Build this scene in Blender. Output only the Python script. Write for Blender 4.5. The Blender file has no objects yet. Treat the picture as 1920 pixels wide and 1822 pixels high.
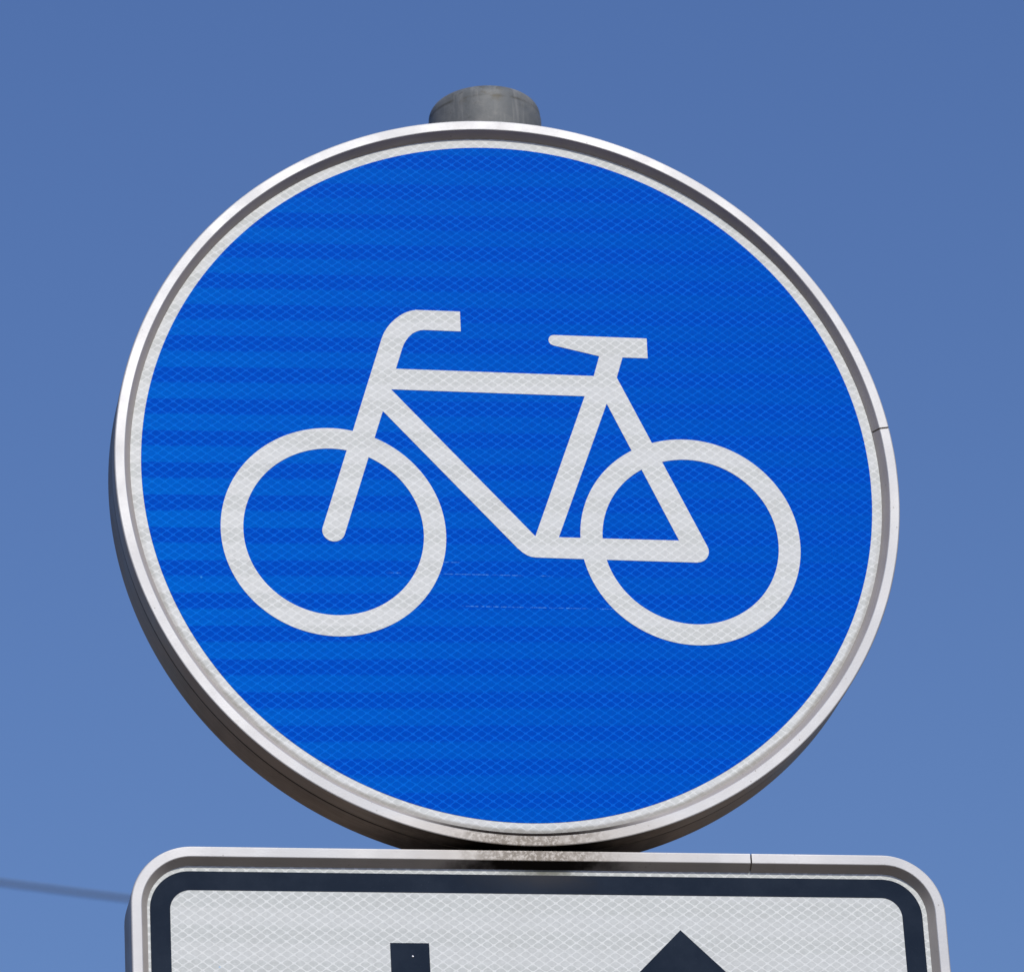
import bpy, bmesh, math, random
from mathutils import Vector, Matrix, geometry
R = math.radians
random.seed(7)
scene = bpy.context.scene
col = scene.collection
MM = 0.001
SZ = 3.17                      # height of the round sign's centre above the ground (m)

# ------------------------------------------------------------------ camera
cam_d = bpy.data.cameras.new("camera")
cam = bpy.data.objects.new("camera", cam_d)
col.objects.link(cam)
yaw, pit, rol = -0.19985, 0.42590, -0.05885
rot = (Matrix.Rotation(yaw, 3, 'Z') @ Matrix.Rotation(math.pi / 2 + pit, 3, 'X') @ Matrix.Rotation(rol, 3, 'Z'))
cam.matrix_world = Matrix.Translation((-0.68195, -3.36325, SZ - 1.56865)) @ rot.to_4x4()
cam_d.sensor_width = 36
cam_d.lens = 9403.0 / 1920 * 36
cam_d.clip_start = 0.1
cam_d.clip_end = 2000
cam_d.dof.use_dof = True
cam_d.dof.focus_distance = 3.72
cam_d.dof.aperture_fstop = 16
scene.camera = cam

# ------------------------------------------------------------------ light
SUN_EL, SUN_AZ = 42.0, 9.0      # azimuth measured from -Y (behind the camera) towards +X
world = bpy.data.worlds.new("World")
scene.world = world
world.use_nodes = True
wn = world.node_tree
wn.nodes.clear()
wo = wn.nodes.new("ShaderNodeOutputWorld")
bg = wn.nodes.new("ShaderNodeBackground")
sky = wn.nodes.new("ShaderNodeTexSky")
sky.sky_type = 'NISHITA'
sky.sun_disc = False
sky.sun_elevation = R(SUN_EL)
sky.sun_rotation = R(180 - SUN_AZ)
sky.altitude = 100
sky.air_density = 2.0
sky.dust_density = 2.0
sky.ozone_density = 10.0
bg.inputs["Strength"].default_value = 0.1
tint = wn.nodes.new("ShaderNodeMix")
tint.data_type = 'RGBA'
tint.blend_type = 'MULTIPLY'
tint.inputs[0].default_value = 1.0
tint.inputs[7].default_value = (0.78, 0.775, 1.04, 1)
wn.links.new(sky.outputs[0], tint.inputs[6])
wn.links.new(tint.outputs[2], bg.inputs[0])
wn.links.new(bg.outputs[0], wo.inputs[0])

sd = bpy.data.lights.new("sun", 'SUN')
sd.energy = 3.4
sd.angle = R(0.53)
sd.color = (1.0, 0.94, 0.86)
so = bpy.data.objects.new("sun", sd)
col.objects.link(so)
sdir = Vector((math.sin(R(SUN_AZ)) * math.cos(R(SUN_EL)), -math.cos(R(SUN_AZ)) * math.cos(R(SUN_EL)), math.sin(R(SUN_EL))))
so.rotation_euler = sdir.to_track_quat('Z', 'Y').to_euler()
so.location = sdir * 20

scene.view_settings.view_transform = 'Standard'
scene.view_settings.look = 'None'
scene.view_settings.exposure = 0
scene.view_settings.gamma = 1
scene.view_settings.use_curve_mapping = False

# ------------------------------------------------------------------ node helpers
class NT:
    def __init__(s, name):
        s.m = bpy.data.materials.new(name)
        s.m.use_nodes = True
        s.t = s.m.node_tree
        s.t.nodes.clear()
        s.out = s.t.nodes.new("ShaderNodeOutputMaterial")
    def n(s, kind, **kw):
        x = s.t.nodes.new(kind)
        for k, v in kw.items():
            setattr(x, k, v)
        return x
    def put(s, sock, v):
        if isinstance(v, bpy.types.NodeSocket):
            s.t.links.new(v, sock)
        else:
            sock.default_value = v
    def math(s, op, a, b=0.0, c=0.0, clamp=False):
        x = s.n("ShaderNodeMath", operation=op, use_clamp=clamp)
        s.put(x.inputs[0], a); s.put(x.inputs[1], b); s.put(x.inputs[2], c)
        return x.outputs[0]
    def ramp(s, v, a, b, lo=0.0, hi=1.0, smooth=True):
        x = s.n("ShaderNodeMapRange")
        x.interpolation_type = 'SMOOTHSTEP' if smooth else 'LINEAR'
        s.put(x.inputs["Value"], v)
        x.inputs["From Min"].default_value = a; x.inputs["From Max"].default_value = b
        x.inputs["To Min"].default_value = lo; x.inputs["To Max"].default_value = hi
        return x.outputs["Result"]
    def mix(s, f, a, b):
        x = s.n("ShaderNodeMix", data_type='RGBA')
        s.put(x.inputs[0], f)
        s.put(x.inputs[6], a if isinstance(a, bpy.types.NodeSocket) else (*a, 1))
        s.put(x.inputs[7], b if isinstance(b, bpy.types.NodeSocket) else (*b, 1))
        return x.outputs[2]
    def noise(s, vec, scale, detail=3, rough=0.5):
        x = s.n("ShaderNodeTexNoise")
        s.put(x.inputs["Vector"], vec)
        x.inputs["Scale"].default_value = scale
        x.inputs["Detail"].default_value = detail
        x.inputs["Roughness"].default_value = rough
        return x.outputs["Fac"]
    def objco(s):
        return s.n("ShaderNodeTexCoord").outputs["Object"]
    def scaled(s, vec, sc, loc=(0, 0, 0), rt=(0, 0, 0)):
        x = s.n("ShaderNodeMapping")
        s.put(x.inputs["Vector"], vec)
        x.inputs["Scale"].default_value = sc
        x.inputs["Location"].default_value = loc
        x.inputs["Rotation"].default_value = rt
        return x.outputs[0]
    def xyz(s, vec):
        x = s.n("ShaderNodeSeparateXYZ")
        s.put(x.inputs[0], vec)
        return x.outputs
    def bsdf(s, color, rough=0.5, metal=0.0, spec=0.5, normal=None):
        x = s.n("ShaderNodeBsdfPrincipled")
        s.put(x.inputs["Base Color"], color if isinstance(color, bpy.types.NodeSocket) else (*color, 1))
        s.put(x.inputs["Roughness"], rough)
        s.put(x.inputs["Metallic"], metal)
        s.put(x.inputs["Specular IOR Level"], spec)
        if normal is not None:
            s.put(x.inputs["Normal"], normal)
        return x.outputs[0]
    def bump(s, h, strength, dist):
        x = s.n("ShaderNodeBump")
        x.inputs["Strength"].default_value = strength
        x.inputs["Distance"].default_value = dist
        s.put(x.inputs["Height"], h)
        return x.outputs[0]
    def done(s, shader):
        s.t.links.new(shader, s.out.inputs[0])
        return s.m

# ------------------------------------------------------------------ materials
def sheeting(name, cell, line, glow, node0, ang, band0, band_amt, dust=0.0, gloss=0.1, glow2=(0.6, 0.6, 0.6),
             overlay=None, scratches=None):
    """Retroreflective prism sheeting: rhombic cells 9.4 x 6.62 mm, tiled in strips four cells high."""
    t = NT(name)
    co = t.objco()
    X, _, Z = t.xyz(co)
    ca, sa = math.cos(R(ang)), math.sin(R(ang))
    # rotated sheet coordinates in mm
    xs = t.math('MULTIPLY', t.math('ADD', t.math('MULTIPLY', X, ca), t.math('MULTIPLY', Z, sa)), 1000)
    zs = t.math('MULTIPLY', t.math('SUBTRACT', t.math('MULTIPLY', Z, ca), t.math('MULTIPLY', X, sa)), 1000)
    n0x = node0[0] * ca + node0[1] * sa
    n0z = node0[1] * ca - node0[0] * sa
    wob = t.noise(co, 95, 2)
    wob2 = t.noise(t.scaled(co, (1, 1, 1), (3.3, 1.2, 5.1)), 80, 2)
    u = t.math('ADD', t.math('DIVIDE', t.math('SUBTRACT', xs, n0x), 9.4), t.math('MULTIPLY', t.math('SUBTRACT', wob, 0.5), 0.16))
    v = t.math('ADD', t.math('DIVIDE', t.math('SUBTRACT', zs, n0z), 6.62), t.math('MULTIPLY', t.math('SUBTRACT', wob2, 0.5), 0.16))
    g = t.math('ABSOLUTE', t.math('SUBTRACT', t.math('COSINE', t.math('MULTIPLY', u, 2 * math.pi)),
                                  t.math('COSINE', t.math('MULTIPLY', v, 2 * math.pi))))
    ln = t.ramp(g, 0.52, 0.14)
    # strips of the sheeting, four cells each: upper part and lower part reflect the sun differently
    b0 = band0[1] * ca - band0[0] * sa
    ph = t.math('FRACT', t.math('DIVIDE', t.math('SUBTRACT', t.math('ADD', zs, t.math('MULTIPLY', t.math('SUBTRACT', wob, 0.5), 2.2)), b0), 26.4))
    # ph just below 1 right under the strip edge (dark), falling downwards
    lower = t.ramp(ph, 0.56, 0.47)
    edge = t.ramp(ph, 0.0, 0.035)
    # 0 = dark rows, 1 = rows that catch the sun
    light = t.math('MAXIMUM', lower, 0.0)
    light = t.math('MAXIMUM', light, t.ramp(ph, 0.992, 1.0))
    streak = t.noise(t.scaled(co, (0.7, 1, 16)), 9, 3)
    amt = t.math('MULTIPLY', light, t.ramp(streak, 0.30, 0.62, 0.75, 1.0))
    lnv = t.math('MULTIPLY', ln, t.math('MULTIPLY', t.ramp(t.noise(co, 210, 2), 0.30, 0.65, 0.65, 1.0),
                                        t.math('SUBTRACT', 1.0, t.math('MULTIPLY', light, 0.18))))
    cellv = t.noise(co, 300, 3)
    c_dark = tuple(x * 0.95 for x in cell)
    c_light = tuple(x * 1.06 for x in cell)
    base = t.mix(t.ramp(cellv, 0.3, 0.7), c_dark, c_light)
    base = t.mix(t.math('MULTIPLY', amt, band_amt), base, tuple(min(1, a + b) for a, b in zip(cell, glow)))  # sun sheen of the light rows, partly painted into the colour
    hair = t.math('SINE', t.math('MULTIPLY', zs, 2 * math.pi / 1.65))
    base = t.mix(t.ramp(hair, 0.2, 1.0, 0, 0.10), base, tuple(x * 1.25 for x in cell))
    base = t.mix(t.math('MULTIPLY', lnv, 0.72), base, line)
    if dust > 0:
        base = t.mix(t.ramp(t.noise(co, 26, 5, 0.65), 0.45, 0.85, 0, dust), base, (0.36, 0.34, 0.30))
    if scratches:
        for (z0, x0, x1) in scratches:
            near = t.ramp(t.math('ABSOLUTE', t.math('SUBTRACT', t.math('ADD', t.math('MULTIPLY', Z, 1000), 0.0), z0)), 0.45, 0.2)
            on = t.math('MULTIPLY', t.ramp(X, x0 * MM, x0 * MM + 0.01), t.ramp(X, x1 * MM, x1 * MM - 0.01))
            dash = t.ramp(t.noise(t.scaled(co, (1, 0, 0.0), (z0, 0, 0)), 330, 3, 0.8), 0.44, 0.56)
            dash2 = t.ramp(t.noise(t.scaled(co, (1, 0, 0.0), (z0 + 9, 0, 0)), 45, 1), 0.42, 0.52)
            m = t.math('MULTIPLY', t.math('MULTIPLY', near, on), t.math('MULTIPLY', dash, dash2))
            base = t.mix(t.math('MULTIPLY', m, 0.33), base, (0.22, 0.62, 0.98))
    # small specks of road film and insect marks
    sp = t.n("ShaderNodeTexVoronoi")
    t.put(sp.inputs["Vector"], co)
    sp.inputs["Scale"].default_value = 24
    spk = t.math('MULTIPLY', t.ramp(sp.outputs["Distance"], 0.026, 0.012), t.ramp(t.noise(co, 30, 1), 0.55, 0.6))
    base = t.mix(t.math('MULTIPLY', spk, 0.35), base, (0.10, 0.45, 0.85))
    if overlay:
        base = overlay(t, co, X, Z, base)
    d = t.bsdf(base, 0.16, 0.0, 0.02)
    # prism facets throw the light back in a broad lobe that leans sideways
    nrm = t.n("ShaderNodeCombineXYZ")
    nrm.inputs[0].default_value = 0.12
    nrm.inputs[1].default_value = -0.975
    nrm.inputs[2].default_value = 0.19
    gl = t.n("ShaderNodeBsdfGlossy")
    gl.distribution = 'GGX'
    t.put(gl.inputs["Color"], (*glow2, 1))
    gl.inputs["Roughness"].default_value = 0.235
    t.put(gl.inputs["Normal"], nrm.outputs[0])
    add = t.n("ShaderNodeAddShader")
    mixs = t.n("ShaderNodeMixShader")
    t.put(mixs.inputs[0], t.math('MULTIPLY', amt, gloss))
    t.t.links.new(d, mixs.inputs[1])
    t.t.links.new(gl.outputs[0], mixs.inputs[2])
    return t.done(mixs.outputs[0])

def panel_edge_tone(t, co, X, Z, base):
    rad = t.math('SQRT', t.math('ADD', t.math('POWER', X, 2), t.math('POWER', Z, 2)))
    n = t.noise(co, 38, 4, 0.6)
    low = t.ramp(Z, 0.02, -0.20)
    edge = t.ramp(t.math('ADD', rad, t.math('MULTIPLY', t.math('SUBTRACT', n, 0.5), 0.004)), 0.2835, 0.2862)
    return t.mix(t.math('MULTIPLY', t.math('MULTIPLY', edge, low), 0.62), base, (0.21, 0.185, 0.145))  # panel darker along its rim towards the bottom

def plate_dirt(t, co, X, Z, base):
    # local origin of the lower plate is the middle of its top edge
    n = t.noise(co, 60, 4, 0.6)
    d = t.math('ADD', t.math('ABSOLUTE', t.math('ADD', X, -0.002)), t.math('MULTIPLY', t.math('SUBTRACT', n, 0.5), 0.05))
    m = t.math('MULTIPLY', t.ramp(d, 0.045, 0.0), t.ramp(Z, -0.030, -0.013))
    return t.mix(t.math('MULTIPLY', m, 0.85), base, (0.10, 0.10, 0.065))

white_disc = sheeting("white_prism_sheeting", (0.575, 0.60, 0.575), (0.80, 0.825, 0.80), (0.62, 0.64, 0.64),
                      (-272.24, 27.34), 1.06, (-264.2, 30.1), 0.10, 0.10, 0.03, (0.6, 0.6, 0.6), panel_edge_tone)
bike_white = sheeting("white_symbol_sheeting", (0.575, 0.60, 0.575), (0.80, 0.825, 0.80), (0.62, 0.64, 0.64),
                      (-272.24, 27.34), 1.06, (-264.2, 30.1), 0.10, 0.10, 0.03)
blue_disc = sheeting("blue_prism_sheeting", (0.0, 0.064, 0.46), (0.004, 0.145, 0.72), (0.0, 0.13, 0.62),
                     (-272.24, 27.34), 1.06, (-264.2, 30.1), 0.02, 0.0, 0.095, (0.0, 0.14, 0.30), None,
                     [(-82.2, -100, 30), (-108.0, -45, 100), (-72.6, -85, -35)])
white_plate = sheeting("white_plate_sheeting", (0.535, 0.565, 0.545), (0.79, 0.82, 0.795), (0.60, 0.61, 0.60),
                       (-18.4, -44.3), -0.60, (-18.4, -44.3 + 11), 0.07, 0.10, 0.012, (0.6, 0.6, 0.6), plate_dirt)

def black_film():
    t = NT("dark_navy_film")
    co = t.objco()
    X, _, Z = t.xyz(co)
    n = t.noise(co, 34, 5, 0.65)
    base = t.mix(t.ramp(n, 0.35, 0.75), (0.0085, 0.0155, 0.028), (0.015, 0.0235, 0.038))
    base = t.mix(t.ramp(t.noise(co, 900, 2), 0.62, 0.80, 0, 0.35), base, (0.06, 0.08, 0.11))
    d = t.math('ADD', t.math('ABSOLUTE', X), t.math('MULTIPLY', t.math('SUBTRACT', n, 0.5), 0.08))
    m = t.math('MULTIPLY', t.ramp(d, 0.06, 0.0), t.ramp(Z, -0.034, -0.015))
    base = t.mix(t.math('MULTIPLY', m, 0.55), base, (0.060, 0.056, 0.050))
    return t.done(t.bsdf(base, 0.2, 0.0, 0.12))
navy = black_film()

def aluminium(name, contact, top_plate, flank_reflection):
    """Weathered anodised extrusion. contact = z of the spot where the two signs touch (local metres)."""
    t = NT(name)
    co = t.objco()
    X, Y, Z = t.xyz(co)
    fine = t.noise(co, 520, 4, 0.7)
    blot = t.noise(co, 34, 4, 0.6)
    geo = t.n("ShaderNodeNewGeometry")
    nx, ny, nz = t.xyz(geo.outputs["Normal"])
    # fine draw lines that run along the extrusion, i.e. constant depth
    draw = t.noise(t.scaled(co, (0.8, 90, 0.8)), 16, 3, 0.7)
    base = t.mix(t.ramp(blot, 0.35, 0.7), (0.385, 0.395, 0.40), (0.45, 0.455, 0.455))
    base = t.mix(t.ramp(t.noise(co, 9, 3, 0.6), 0.38, 0.66, 0, 0.55), base, (0.56, 0.56, 0.55))
    base = t.mix(t.ramp(t.noise(co, 85, 5, 0.75), 0.55, 0.72, 0, 0.40), base, (0.36, 0.35, 0.33))
    base = t.mix(t.ramp(fine, 0.54, 0.72, 0, 0.38), base, (0.42, 0.41, 0.39))
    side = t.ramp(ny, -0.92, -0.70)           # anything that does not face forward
    flank = t.math('MULTIPLY', t.ramp(ny, -0.80, -0.15), flank_reflection)   # brown ground reflection painted on the outer flanks
    base = t.mix(t.math('MULTIPLY', side, 0.45), base, (0.40, 0.34, 0.27))  # warm reflected tone painted on inner walls and flanks
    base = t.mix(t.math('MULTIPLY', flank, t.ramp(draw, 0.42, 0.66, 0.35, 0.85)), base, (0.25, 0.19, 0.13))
    base = t.mix(t.math('MULTIPLY', t.math('MULTIPLY', flank, t.ramp(Y, 0.013, 0.020)), t.ramp(draw, 0.35, 0.6, 0.35, 0.85)), base, (0.12, 0.085, 0.055))  # darker reflection painted towards the back of the flanks
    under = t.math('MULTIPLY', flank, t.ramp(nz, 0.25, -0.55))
    base = t.mix(t.math('MULTIPLY', under, t.ramp(blot, 0.30, 0.72, 0.25, 0.75)), base, (0.42, 0.345, 0.275))  # ground reflection painted on flanks that turn downwards
    groove = t.math('MULTIPLY', t.ramp(Y, 0.0166, 0.0171), t.ramp(Y, 0.0197, 0.0191))
    base = t.mix(t.math('MULTIPLY', groove, 0.85), base, (0.03, 0.025, 0.02))
    # black mould and grit round the contact point, its occlusion painted in as well
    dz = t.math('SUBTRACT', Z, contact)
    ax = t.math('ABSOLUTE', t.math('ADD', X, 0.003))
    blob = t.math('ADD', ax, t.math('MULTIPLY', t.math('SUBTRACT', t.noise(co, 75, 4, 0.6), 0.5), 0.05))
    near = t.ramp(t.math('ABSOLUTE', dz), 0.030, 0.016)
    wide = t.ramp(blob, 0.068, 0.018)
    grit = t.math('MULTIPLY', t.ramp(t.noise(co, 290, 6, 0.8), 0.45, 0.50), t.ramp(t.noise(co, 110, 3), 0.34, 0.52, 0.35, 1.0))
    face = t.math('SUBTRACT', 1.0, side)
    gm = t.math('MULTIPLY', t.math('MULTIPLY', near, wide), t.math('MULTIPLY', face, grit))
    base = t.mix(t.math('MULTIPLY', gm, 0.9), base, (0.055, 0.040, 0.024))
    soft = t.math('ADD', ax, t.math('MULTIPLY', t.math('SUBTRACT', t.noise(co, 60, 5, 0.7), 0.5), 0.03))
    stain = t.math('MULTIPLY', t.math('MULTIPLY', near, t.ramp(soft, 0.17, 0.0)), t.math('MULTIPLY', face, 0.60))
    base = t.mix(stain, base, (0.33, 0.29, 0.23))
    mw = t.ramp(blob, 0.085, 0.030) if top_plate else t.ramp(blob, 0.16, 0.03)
    mould_shade = t.math('MULTIPLY', t.math('MULTIPLY', near, mw), side)
    base = t.mix(t.math('MULTIPLY', mould_shade, 0.97), base, (0.006, 0.004, 0.003))
    # scattered dark pits on the faces
    pit = t.n("ShaderNodeTexVoronoi")
    t.put(pit.inputs["Vector"], co)
    pit.inputs["Scale"].default_value = 150
    pm = t.math('MULTIPLY', t.ramp(pit.outputs["Distance"], 0.12, 0.04), t.ramp(t.noise(co, 20, 3), 0.46, 0.60))
    base = t.mix(t.math('MULTIPLY', pm, 0.6), base, (0.13, 0.11, 0.09))
    metal = t.math('MULTIPLY', t.ramp(side, 0.0, 1.0, 0.42, 0.18, False), t.math('SUBTRACT', 1.0, t.math('MAXIMUM', gm, mould_shade)))
    rough = t.ramp(blot, 0.3, 0.7, 0.46, 0.58)
    rough = t.math('ADD', rough, t.math('MULTIPLY', side, -0.06))
    nrm = t.bump(t.math('ADD', fine, t.math('MULTIPLY', draw, 0.6)), 0.12, 0.0004)
    spec = t.math('MULTIPLY', t.ramp(side, 0.0, 1.0, 0.4, 0.15, False), t.math('SUBTRACT', 1.0, mould_shade))
    return t.done(t.bsdf(base, rough, metal, spec, nrm))
alu_disc = aluminium("weathered_aluminium_ring", -0.300, False, 1.0)
alu_plate = aluminium("weathered_aluminium_plate_frame", 0.000, True, 0.5)

def simple_metal(name, a, b, rough, metal):
    t = NT(name)
    co = t.objco()
    base = t.mix(t.ramp(t.noise(co, 30, 5, 0.6), 0.35, 0.7), a, b)
    base = t.mix(t.ramp(t.noise(co, 260, 4, 0.7), 0.55, 0.75, 0, 0.4), base, tuple(x * 0.6 for x in a))
    nrm = t.bump(t.noise(co, 300, 4, 0.6), 0.15, 0.0005)
    return t.done(t.bsdf(base, rough, metal, 0.5, nrm))
def cap_material():
    t = NT("weathered_grey_cap")
    co = t.objco()
    X, Y, Z = t.xyz(co)
    base = t.mix(t.ramp(t.noise(co, 38, 5, 0.65), 0.35, 0.68), (0.115, 0.125, 0.125), (0.185, 0.19, 0.18))
    streak = t.noise(t.scaled(co, (1, 1, 0.06)), 150, 4, 0.7)
    base = t.mix(t.ramp(streak, 0.48, 0.70, 0, 0.4), base, (0.30, 0.30, 0.28))
    crease = t.math('MULTIPLY', t.ramp(t.math('ABSOLUTE', t.math('SUBTRACT', Z, SZ + 0.3515)), 0.0022, 0.0), t.ramp(t.noise(co, 55, 4), 0.38, 0.6))
    base = t.mix(t.math('MULTIPLY', crease, 0.7), base, (0.06, 0.058, 0.045))
    lichen = t.ramp(t.noise(co, 70, 5, 0.7), 0.50, 0.66)
    upper = t.ramp(Z, SZ + 0.343, SZ + 0.353)
    base = t.mix(t.math('MULTIPLY', t.math('MULTIPLY', lichen, upper), 0.85), base, (0.085, 0.076, 0.050))
    base = t.mix(t.ramp(t.noise(co, 240, 4, 0.7), 0.60, 0.72, 0, 0.6), base, (0.06, 0.06, 0.05))
    nrm = t.bump(t.noise(co, 260, 4, 0.6), 0.25, 0.0006)
    return t.done(t.bsdf(base, 0.62, 0.15, 0.4, nrm))
cap_mat = cap_material()
galv = simple_metal("galvanised_steel", (0.34, 0.35, 0.36), (0.46, 0.47, 0.48), 0.45, 0.85)
back_mat = simple_metal("bare_aluminium_back", (0.45, 0.45, 0.45), (0.55, 0.55, 0.55), 0.4, 0.9)
rivet_mat = simple_metal("bright_rivet", (0.80, 0.80, 0.80), (0.9, 0.9, 0.9), 0.25, 0.5)
hole_mat = simple_metal("black_hole", (0.004, 0.004, 0.004), (0.006, 0.006, 0.006), 0.8, 0.0)

def cable_mat():
    t = NT("black_cable_sheath")
    co = t.objco()
    return t.done(t.bsdf(t.mix(t.noise(co, 5, 2), (0.02, 0.022, 0.026), (0.035, 0.036, 0.04)), 0.5))
cable_m = cable_mat()

def ground_mat():
    t = NT("dry_asphalt")
    co = t.objco()
    a = t.mix(t.ramp(t.noise(co, 0.35, 5, 0.6), 0.35, 0.65), (0.090, 0.070, 0.052), (0.140, 0.110, 0.083))
    a = t.mix(t.ramp(t.noise(co, 60, 3, 0.7), 0.5, 0.75, 0, 0.5), a, (0.17, 0.15, 0.13))
    return t.done(t.bsdf(a, 0.9, 0, 0.2, t.bump(t.noise(co, 90, 3), 0.4, 0.01)))
ground_m = ground_mat()

# ------------------------------------------------------------------ object helpers
def empty(name, loc, label, cat, rot=(0, 0, 0)):
    o = bpy.data.objects.new(name, None)
    col.objects.link(o)
    o.empty_display_size = 0.1
    o.location = loc
    o.rotation_euler = rot
    o["label"] = label
    o["category"] = cat
    return o

def mesh_obj(name, bm, mat, parent=None, smooth=False, angle=None):
    me = bpy.data.meshes.new(name)
    bmesh.ops.recalc_face_normals(bm, faces=bm.faces[:])
    if smooth:
        for f in bm.faces:
            f.smooth = True
        if angle is not None:
            for e in bm.edges:
                if len(e.link_faces) == 2 and e.calc_face_angle(0) > R(angle):
                    e.smooth = False
    bm.to_mesh(me)
    bm.free()
    me.materials.append(mat)
    o = bpy.data.objects.new(name, me)
    col.objects.link(o)
    if parent:
        o.parent = parent
    return o

def flat_shape(polys, y_front, thick):
    """Union of overlapping simple polygons (x, z in mm) as one film facing -Y, with its real thickness."""
    vs, faces = [], []
    for p in polys:
        if sum(p[k][0] * p[(k + 1) % len(p)][1] - p[(k + 1) % len(p)][0] * p[k][1] for k in range(len(p))) < 0:
            p = p[::-1]
        i = len(vs)
        vs += [Vector(q) for q in p]
        faces.append(list(range(i, i + len(p))))
    r = geometry.delaunay_2d_cdt(vs, [], faces, 1, 1e-4, True)
    bm = bmesh.new()
    nv = [bm.verts.new((v.x * MM, y_front, v.y * MM)) for v in r[0]]
    for f, src in zip(r[2], r[5]):
        if src:
            try:
                bm.faces.new([nv[i] for i in f])
            except ValueError:
                pass
    for v in [v for v in bm.verts if not v.link_faces]:
        bm.verts.remove(v)
    # one consistent facing, then give the film its thickness
    for f in bm.faces:
        f.normal_update()
        if f.normal.y > 0:
            f.normal_flip()
    bound = [e for e in bm.edges if len(e.link_faces) == 1]
    ex = bmesh.ops.extrude_edge_only(bm, edges=bound)
    for v in [g for g in ex["geom"] if isinstance(g, bmesh.types.BMVert)]:
        v.co.y += thick
    return bm

def circle(cx, cz, r, n=192):
    return [(cx + r * math.cos(2 * math.pi * i / n), cz + r * math.sin(2 * math.pi * i / n)) for i in range(n)]

def annulus(cx, cz, ro, ri, n=192):
    out = []
    for i in range(n):
        a, b = 2 * math.pi * i / n, 2 * math.pi * (i + 1) / n
        out.append([(cx + ro * math.cos(a), cz + ro * math.sin(a)), (cx + ro * math.cos(b), cz + ro * math.sin(b)),
                    (cx + ri * math.cos(b), cz + ri * math.sin(b)), (cx + ri * math.cos(a), cz + ri * math.sin(a))])
    return out

def arc(cx, cz, r, a0, a1, n):
    return [(cx + r * math.cos(R(a0 + (a1 - a0) * i / n)), cz + r * math.sin(R(a0 + (a1 - a0) * i / n))) for i in range(n + 1)]

def fillet(p0, p1, p2, r, n=14):
    """Rounded corner at p1 of the path p0-p1-p2."""
    a, b, c = Vector(p0), Vector(p1), Vector(p2)
    u, v = (a - b).normalized(), (c - b).normalized()
    half = math.acos(max(-1, min(1, u.dot(v)))) / 2
    d = r / math.tan(half)
    ctr = b + (u + v).normalized() * (r / math.sin(half))
    s, e = b + u * d, b + v * d
    a0 = math.atan2(*(s - ctr).yx)
    a1 = math.atan2(*(e - ctr).yx)
    while a1 - a0 > math.pi: a1 -= 2 * math.pi
    while a1 - a0 < -math.pi: a1 += 2 * math.pi
    return [(ctr.x + r * math.cos(a0 + (a1 - a0) * i / n), ctr.y + r * math.sin(a0 + (a1 - a0) * i / n)) for i in range(n + 1)]

def rounded_rect(x0, x1, z0, z1, r, n=16):
    return (arc(x1 - r, z1 - r, r, 90, 0, n) + arc(x1 - r, z0 + r, r, 0, -90, n) +
            arc(x0 + r, z0 + r, r, -90, -180, n) + arc(x0 + r, z1 - r, r, 180, 90, n))

# the extrusion: (inset from the outer outline, depth behind the front face), in mm, one closed loop
PROFILE = [(1.0, 0.0), (7.4, 0.0), (7.9, 0.25), (12.3, 6.3), (12.5, 6.9), (12.5, 9.5), (9.5, 11.5), (9.5, 44.0),
           (16.0, 45.0), (16.0, 46.9), (0.9, 46.9), (0.25, 46.3), (0.25, 19.0), (1.5, 18.8), (1.5, 17.3),
           (0.0, 17.1), (0.0, 0.9), (0.35, 0.25)]

def sweep_frame(name, ring_at, n, mat, parent):
    """ring_at(k, inset) -> (x, z) in mm for k = 0..n; the sweep is open: its two ends leave the butt joint."""
    bm = bmesh.new()
    rows = []
    for k in range(n + 1):
        rows.append([bm.verts.new((ring_at(k, ins)[0] * MM, y * MM, ring_at(k, ins)[1] * MM)) for ins, y in PROFILE])
    m = len(PROFILE)
    for k in range(n):
        for j in range(m):
            bm.faces.new((rows[k][j], rows[k][(j + 1) % m], rows[k + 1][(j + 1) % m], rows[k + 1][j]))
    bm.faces.new(rows[0]); bm.faces.new(list(reversed(rows[-1])))
    return mesh_obj(name, bm, mat, parent, True, 9)

def disc_panel(outline, y0, y1, name, mat, parent, mat_back=None):
    bm = bmesh.new()
    f = [bm.verts.new((x * MM, y0 * MM, z * MM)) for x, z in outline]
    b = [bm.verts.new((x * MM, y1 * MM, z * MM)) for x, z in outline]
    bm.faces.new(f)
    fb = bm.faces.new(list(reversed(b)))
    n = len(f)
    for i in range(n):
        bm.faces.new((f[i], b[i], b[(i + 1) % n], f[(i + 1) % n]))
    o = mesh_obj(name, bm, mat, parent)
    if mat_back:
        o.data.materials.append(mat_back)
        for p in o.data.polygons:
            if p.normal.y > 0.5:
                p.material_index = 1
    return o

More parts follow.
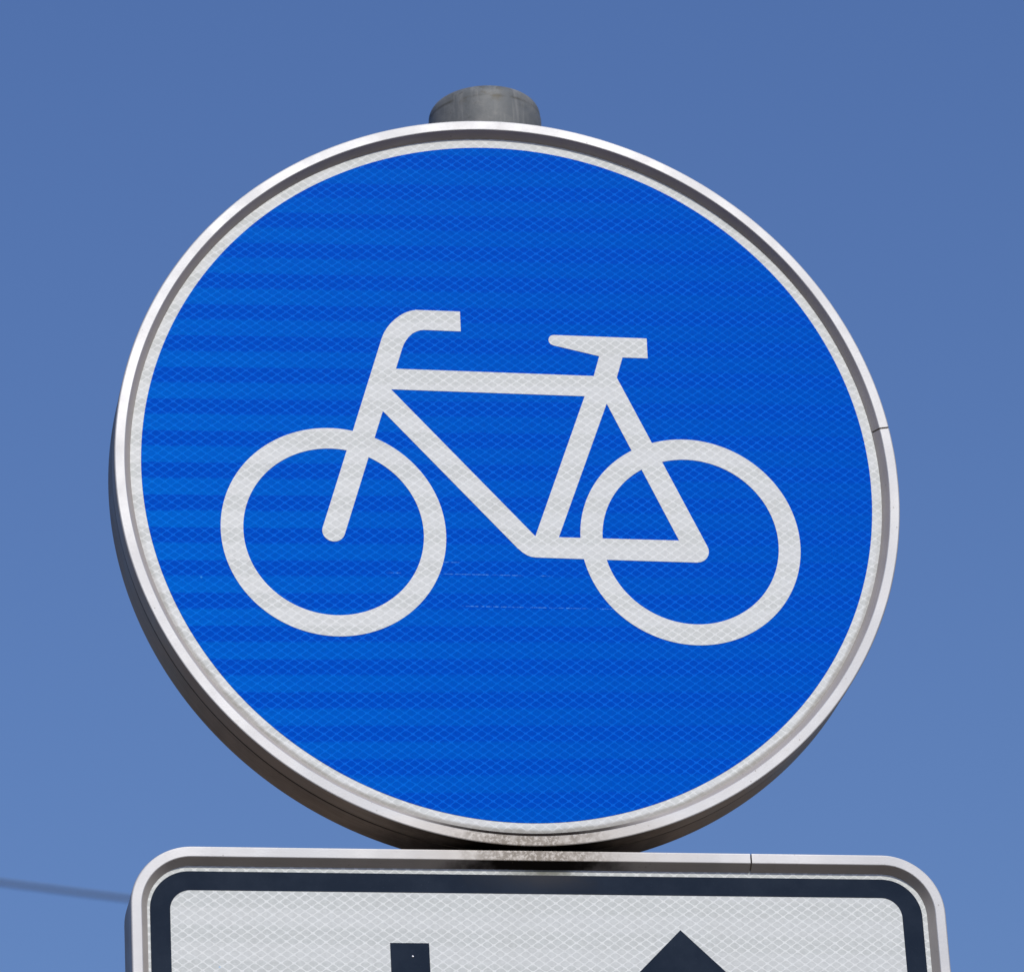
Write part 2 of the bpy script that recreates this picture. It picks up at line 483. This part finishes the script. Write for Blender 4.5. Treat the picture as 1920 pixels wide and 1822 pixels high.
def clamp(parent, px, py, z, pole_r):
    """Two-part pipe clamp that ties the frame's back to the pole."""
    bm = bmesh.new()
    n = 40
    h = 0.020
    prof = []
    for i in range(n + 1):
        a = 2 * math.pi * i / n
        prof.append((math.cos(a), math.sin(a)))
    rows = []
    for dz in (-h, h):
        rows.append(([bm.verts.new((px + c * (pole_r + 0.0005), py + s * (pole_r + 0.0005), z + dz)) for c, s in prof[:-1]],
                     [bm.verts.new((px + c * (pole_r + 0.004), py + s * (pole_r + 0.004), z + dz)) for c, s in prof[:-1]]))
    for i in range(n):
        j = (i + 1) % n
        (a0, b0), (a1, b1) = rows
        bm.faces.new((b0[i], b0[j], b1[j], b1[i]))
        bm.faces.new((a0[i], a1[i], a1[j], a0[j]))
        bm.faces.new((a0[i], a0[j], b0[j], b0[i]))
        bm.faces.new((a1[i], b1[i], b1[j], a1[j]))
    def box(x0, x1, y0, y1, z0, z1):
        vs = [bm.verts.new((x, y, zz)) for x in (x0, x1) for y in (y0, y1) for zz in (z0, z1)]
        for q in ((0, 1, 3, 2), (4, 6, 7, 5), (0, 4, 5, 1), (2, 3, 7, 6), (0, 2, 6, 4), (1, 5, 7, 3)):
            bm.faces.new([vs[i] for i in q])
    return bm, box

# ------------------------------------------------------------------ setting
bm = bmesh.new()
S = 400
for x in (-S, S):
    for y in (-S, S):
        bm.verts.new((x, y, 0))
bm.verts.ensure_lookup_table()
bm.faces.new([bm.verts[i] for i in (0, 2, 3, 1)])
g = mesh_obj("ground", bm, ground_m)
g["kind"] = "structure"

# ------------------------------------------------------------------ sign pole
PX, PY, PR = 0.0136, 0.095, 0.0440
pole = empty("sign_pole", (PX, PY, 0), "grey round metal pole whose domed cap rises above the blue round sign", "pole")
TOPZ = SZ + 0.366

def lathe(points, n=72):
    bm = bmesh.new()
    rings = []
    for r, z in points:
        if r < 1e-6:
            rings.append([bm.verts.new((0, 0, z))])
        else:
            rings.append([bm.verts.new((r * math.cos(2 * math.pi * i / n), r * math.sin(2 * math.pi * i / n), z)) for i in range(n)])
    for a, b in zip(rings, rings[1:]):
        for i in range(n):
            j = (i + 1) % n
            if len(a) == 1:
                bm.faces.new((a[0], b[j], b[i]))
            elif len(b) == 1:
                bm.faces.new((a[i], a[j], b[0]))
            else:
                bm.faces.new((a[i], a[j], b[j], b[i]))
    return bm
mesh_obj("pole_tube", lathe([(0, 0.0), (PR - 0.0007, 0.0), (PR - 0.0007, TOPZ - 0.02), (0, TOPZ - 0.02)]), galv, pole, True, 40)
RS = 0.0125
cr = PR + 0.0012
capp = [(cr - 0.0004, TOPZ - 0.062), (cr, TOPZ - 0.061)]
capp += [(cr, TOPZ - RS - 0.004), (cr - 0.0006, TOPZ - RS - 0.001)]
for i in range(1, 13):
    a = R(90 * i / 12)
    capp.append((cr - 0.0006 - RS + RS * math.cos(a), TOPZ - RS + (RS - 0.001) * math.sin(a)))
capp += [(cr * 0.45, TOPZ + 0.0003), (0, TOPZ + 0.001)]
mesh_obj("pole_cap", lathe(capp), cap_mat, pole, True, 40)

# ------------------------------------------------------------------ round sign
rs = empty("cycle_route_sign", (0, 0, SZ), "large round blue traffic sign with a white bicycle in an aluminium rim", "road sign")
A0 = 8.72
NSEG = 300
gap = math.degrees(1.35 / 300)
def ring_at(k, ins):
    a = R(A0 + gap / 2 + (360 - gap) * k / NSEG)
    r = 300.0 - ins
    if k == 0: r -= 0.5 * 0
    return (r * math.cos(a), r * math.sin(a))
rim = sweep_frame("frame", ring_at, NSEG, alu_disc, rs)
disc_panel(circle(0, 0, 289.6, 256), 6.9, 9.2, "panel", white_disc, rs, back_mat)
fld = mesh_obj("blue_field", flat_shape([circle(0.3, 0.1, 279.6, 256)], 6.7 * MM, 0.19 * MM), blue_disc, rs)

# bicycle symbol, outline in mm on the sign face
Fw, Rw = (-136.5, -49.5), (135.5, -51.2)
polys = annulus(*Fw, 84.8, 67.9, 160) + annulus(*Rw, 84.8, 67.9, 160)
# fork, steerer and handlebar
bar = [(-31.9, 136.7), (-66.0, 136.9), (-70.5, 135.9), (-74.9, 134.0), (-79.0, 131.4), (-82.6, 128.4), (-86.0, 124.9),
       (-89.0, 120.9), (-91.4, 116.9), (-93.3, 112.4)]
fork_end = arc(-136.6, -49.2, 8.6, 163.4, 343.4, 18)
bar += fork_end
bar += [(-78.2, 103.4), (-76.9, 106.9), (-75.2, 110.1), (-72.5, 113.9), (-69.5, 116.9), (-66.0, 118.8), (-63.2, 119.8),
        (-60.4, 120.1), (-32.1, 119.8)]
polys.append(bar)
# top tube
polys.append([(-90, 86.6), (80, 85.1), (74, 67.8), (-95, 69.2)])
# down tube
polys.append([(-92.0, 73.45), (18.0, -51.9), (12, -64), (2.4, -60.3), (-102, 58.5), (-100, 66)])
# bottom: chain stay with rounded bracket corner, rounded dropout corner
cs = [(16.0, -49.6), (10.0, -50.0)]
cs += [(-4.0, -52.9)]
cs += [(2.4, -60.1), (5.6, -63.2), (9.0, -65.5), (12.0, -66.7), (15.3, -67.2), (52.2, -67.7), (95.6, -68.1)]
cs += [(139.0, -68.5), (142.0, -68.0), (144.6, -66.8), (146.7, -64.9), (148.2, -62.4), (148.8, -59.6), (148.7, -57.0), (147.7, -54.3)]
cs += [(146.0, -51.4), (126.8, -50.7), (34.0, -50.2)]
polys.append(cs)
# seat stay, seat tube, seat post
polys.append([(86.8, 85.0), (147.7, -54.3), (140, -60), (126.7, -51.2), (77.8, 62.2), (74, 72), (76, 85)])
polys.append([(69.0, 85.1), (61.1, 68.0), (16.0, -50.4), (22, -55), (34.0, -50.6), (77.8, 62.2), (86.8, 85.0)])
polys.append([(68.5, 83.0), (74.6, 102.6), (92.9, 102.6), (86.9, 84.0)])
# saddle
polys.append([(112.6, 118.5), (112.3, 101.6), (92.7, 101.7), (74.5, 102.2), (39.3, 110.3), (37.2, 111.3), (36.0, 112.9),
              (35.7, 115.0), (36.3, 117.0), (37.6, 118.4), (39.6, 119.1)])
sym = mesh_obj("bicycle_symbol", flat_shape(polys, 6.5 * MM, 0.19 * MM), bike_white, rs)

# ------------------------------------------------------------------ supplementary plate below
lp = empty("arrow_plate_sign", (0.0049, 0, SZ - 0.3033), "white rectangular plate with dark border and arrow tips under the round blue sign",
           "road sign", (0, R(0.1), 0))
W2, H2, CR = 300.3, 330.0, 45.0
def rect_path(inset):
    x0, x1, z0, z1 = -W2 + inset, W2 - inset, -H2 + inset, -inset
    r = max(CR - inset, 1)
    return x0, x1, z0, z1, r
seam_x = 156.5
def plate_points(inset):
    x0, x1, z0, z1, r = rect_path(inset)
    pts = [(seam_x + 0.6, z1)]
    n = 20
    for i in range(1, 6): pts.append((seam_x + 0.6 + (x1 - r - seam_x - 0.6) * i / 6, z1))
    pts += arc(x1 - r, z1 - r, r, 90, 0, n)
    for i in range(1, 6): pts.append((x1, z1 - r + (z0 + r - (z1 - r)) * i / 6))
    pts += arc(x1 - r, z0 + r, r, 0, -90, n)
    for i in range(1, 10): pts.append((x1 - r + (x0 + r - (x1 - r)) * i / 10, z0))
    pts += arc(x0 + r, z0 + r, r, -90, -180, n)
    for i in range(1, 6): pts.append((x0, z0 + r + (z1 - r - (z0 + r)) * i / 6))
    pts += arc(x0 + r, z1 - r, r, 180, 90, n)
    for i in range(1, 10): pts.append((x0 + r + (seam_x - 0.6 - (x0 + r)) * i / 10, z1))
    pts.append((seam_x - 0.6, z1))
    return pts
cache = {}
def plate_at(k, ins):
    if ins not in cache:
        cache[ins] = plate_points(ins)
    return cache[ins][k]
sweep_frame("frame", plate_at, len(plate_points(0)) - 1, alu_plate, lp)
disc_panel(rounded_rect(-W2 + 11, W2 - 11, -H2 + 11, -11, 34), 6.9, 9.2, "panel", white_plate, lp, back_mat)

def frame_shape(outer, inner):
    n = len(outer)
    return [[outer[i], outer[(i + 1) % n], inner[(i + 1) % n], inner[i]] for i in range(n)]
XO0, XO1, XI0, XI1 = -285.9, 284.2, -271.3, 269.0
bo = rounded_rect(XO0, XO1, -H2 + 16.6, -16.6, 29, 16)
bi = rounded_rect(XI0, XI1, -H2 + 31.0, -31.0, 15, 16)
mesh_obj("border", flat_shape(frame_shape(bo, bi), 6.7 * MM, 0.19 * MM), navy, lp)
AX1, AX2, AZ = -98.9, 101.3, -57.5
def arrow(cx, tip, up):
    s = 1 if up else -1
    hw, sh, th = 56.0, 14.25, 40.0
    P = [(0, 0), (hw, -hw), (hw, -hw - th * 0.0 - 34), (sh, -38 - sh + 0.0), (sh, -205), (-sh, -205), (-sh, -38 - sh), (-hw, -hw - 34), (-hw, -hw)]
    return [(cx + x, tip + s * z) for x, z in P]
mesh_obj("arrow", flat_shape([arrow(AX2, -57.6, True)], 6.7 * MM, 0.19 * MM), navy, lp)["label"] = "dark arrow pointing up, its tip showing"
mesh_obj("arrow", flat_shape([arrow(AX1, -69.5 - 205, False)], 6.7 * MM, 0.19 * MM), navy, lp)["label"] = "dark arrow pointing down, the flat end of its shaft showing"
# rivet in the arrow shaft
def dome(r, h, n=20):
    bm = bmesh.new()
    rings = []
    for k in range(5):
        a = R(90 * k / 4)
        rr, yy = r * math.cos(a), -h * math.sin(a)
        rings.append([bm.verts.new((rr * math.cos(2 * math.pi * i / n), yy, rr * math.sin(2 * math.pi * i / n))) for i in range(n)] if k < 4 else [bm.verts.new((0, yy, 0))])
    for a, b in zip(rings, rings[1:]):
        for i in range(n):
            j = (i + 1) % n
            bm.faces.new((a[i], a[j], b[0]) if len(b) == 1 else (a[i], a[j], b[j], b[i]))
    return bm
rv = mesh_obj("rivet", dome(0.0008, 0.0006), rivet_mat, lp, True)
rv.location = (-0.0970, 6.68 * MM, -0.0797)

# clamps behind both signs, tying them to the pole
for parent, lx, zz in ((rs, 0.0, (0.17, -0.17)), (lp, -0.0049, (-0.075, -0.255))):
    for z in zz:
        bm, box = clamp(parent, PX + lx, PY, z, PR - 0.0005)
        yb = 0.0469
        box(PX + lx - 0.055, PX + lx + 0.055, yb + 0.0003, yb + 0.0035, z - 0.018, z + 0.018) if False else None
        box(PX + lx - 0.075, PX + lx - 0.046, PY - 0.004, PY + 0.004, z - 0.018, z + 0.018)
        box(PX + lx + 0.046, PX + lx + 0.075, PY - 0.004, PY + 0.004, z - 0.018, z + 0.018)
        mesh_obj("clamp", bm, galv, parent)
        # cross rail between the frame's flanges that the clamp is bolted to
        half = math.sqrt(max(0.001, 0.286 ** 2 - (abs(z) + 0.02) ** 2)) if parent is rs else 0.284
        bm = bmesh.new()
        y0, y1 = 0.0125, 0.0505
        vs = [bm.verts.new((x, y, z2)) for x in (-half, half) for y in (y0, y1) for z2 in (z - 0.019, z + 0.019)]
        for q in ((0, 1, 3, 2), (4, 6, 7, 5), (0, 4, 5, 1), (2, 3, 7, 6), (0, 2, 6, 4), (1, 5, 7, 3)):
            bm.faces.new([vs[i] for i in q])
        mesh_obj("rail", bm, galv, parent)

# ------------------------------------------------------------------ overhead cable, well behind the sign
def cable():
    y = 10.0
    p0, p1 = (0.4856, 3.3425), (0.8549, 3.2999)
    slope = (p1[1] - p0[1]) / (p1[0] - p0[0])
    mid = 0.7
    zmid = p0[1] + slope * (mid - p0[0])
    pts = []
    for i in range(81):
        x = -28 + 56 * i / 80
        dx = x - mid
        pts.append(Vector((x, y + 0.02 * dx, SZ + zmid + slope * dx + 0.0022 * dx * dx)))
    bm = bmesh.new()
    n, r = 10, 0.0052
    rows = []
    for i, p in enumerate(pts):
        d = (pts[min(i + 1, 80)] - pts[max(i - 1, 0)]).normalized()
        s = d.cross(Vector((0, 0, 1))).normalized()
        u = s.cross(d)
        rows.append([bm.verts.new(p + s * r * math.cos(2 * math.pi * k / n) + u * r * math.sin(2 * math.pi * k / n)) for k in range(n)])
    for a, b in zip(rows, rows[1:]):
        for k in range(n):
            bm.faces.new((a[k], a[(k + 1) % n], b[(k + 1) % n], b[k]))
    bm.faces.new(rows[0]); bm.faces.new(list(reversed(rows[-1])))
    o = mesh_obj("overhead_cable", bm, cable_m, None, True, 60)
    o["label"] = "thin dark overhead cable, out of focus in the sky behind the lower plate"
    o["category"] = "cable"
cable()
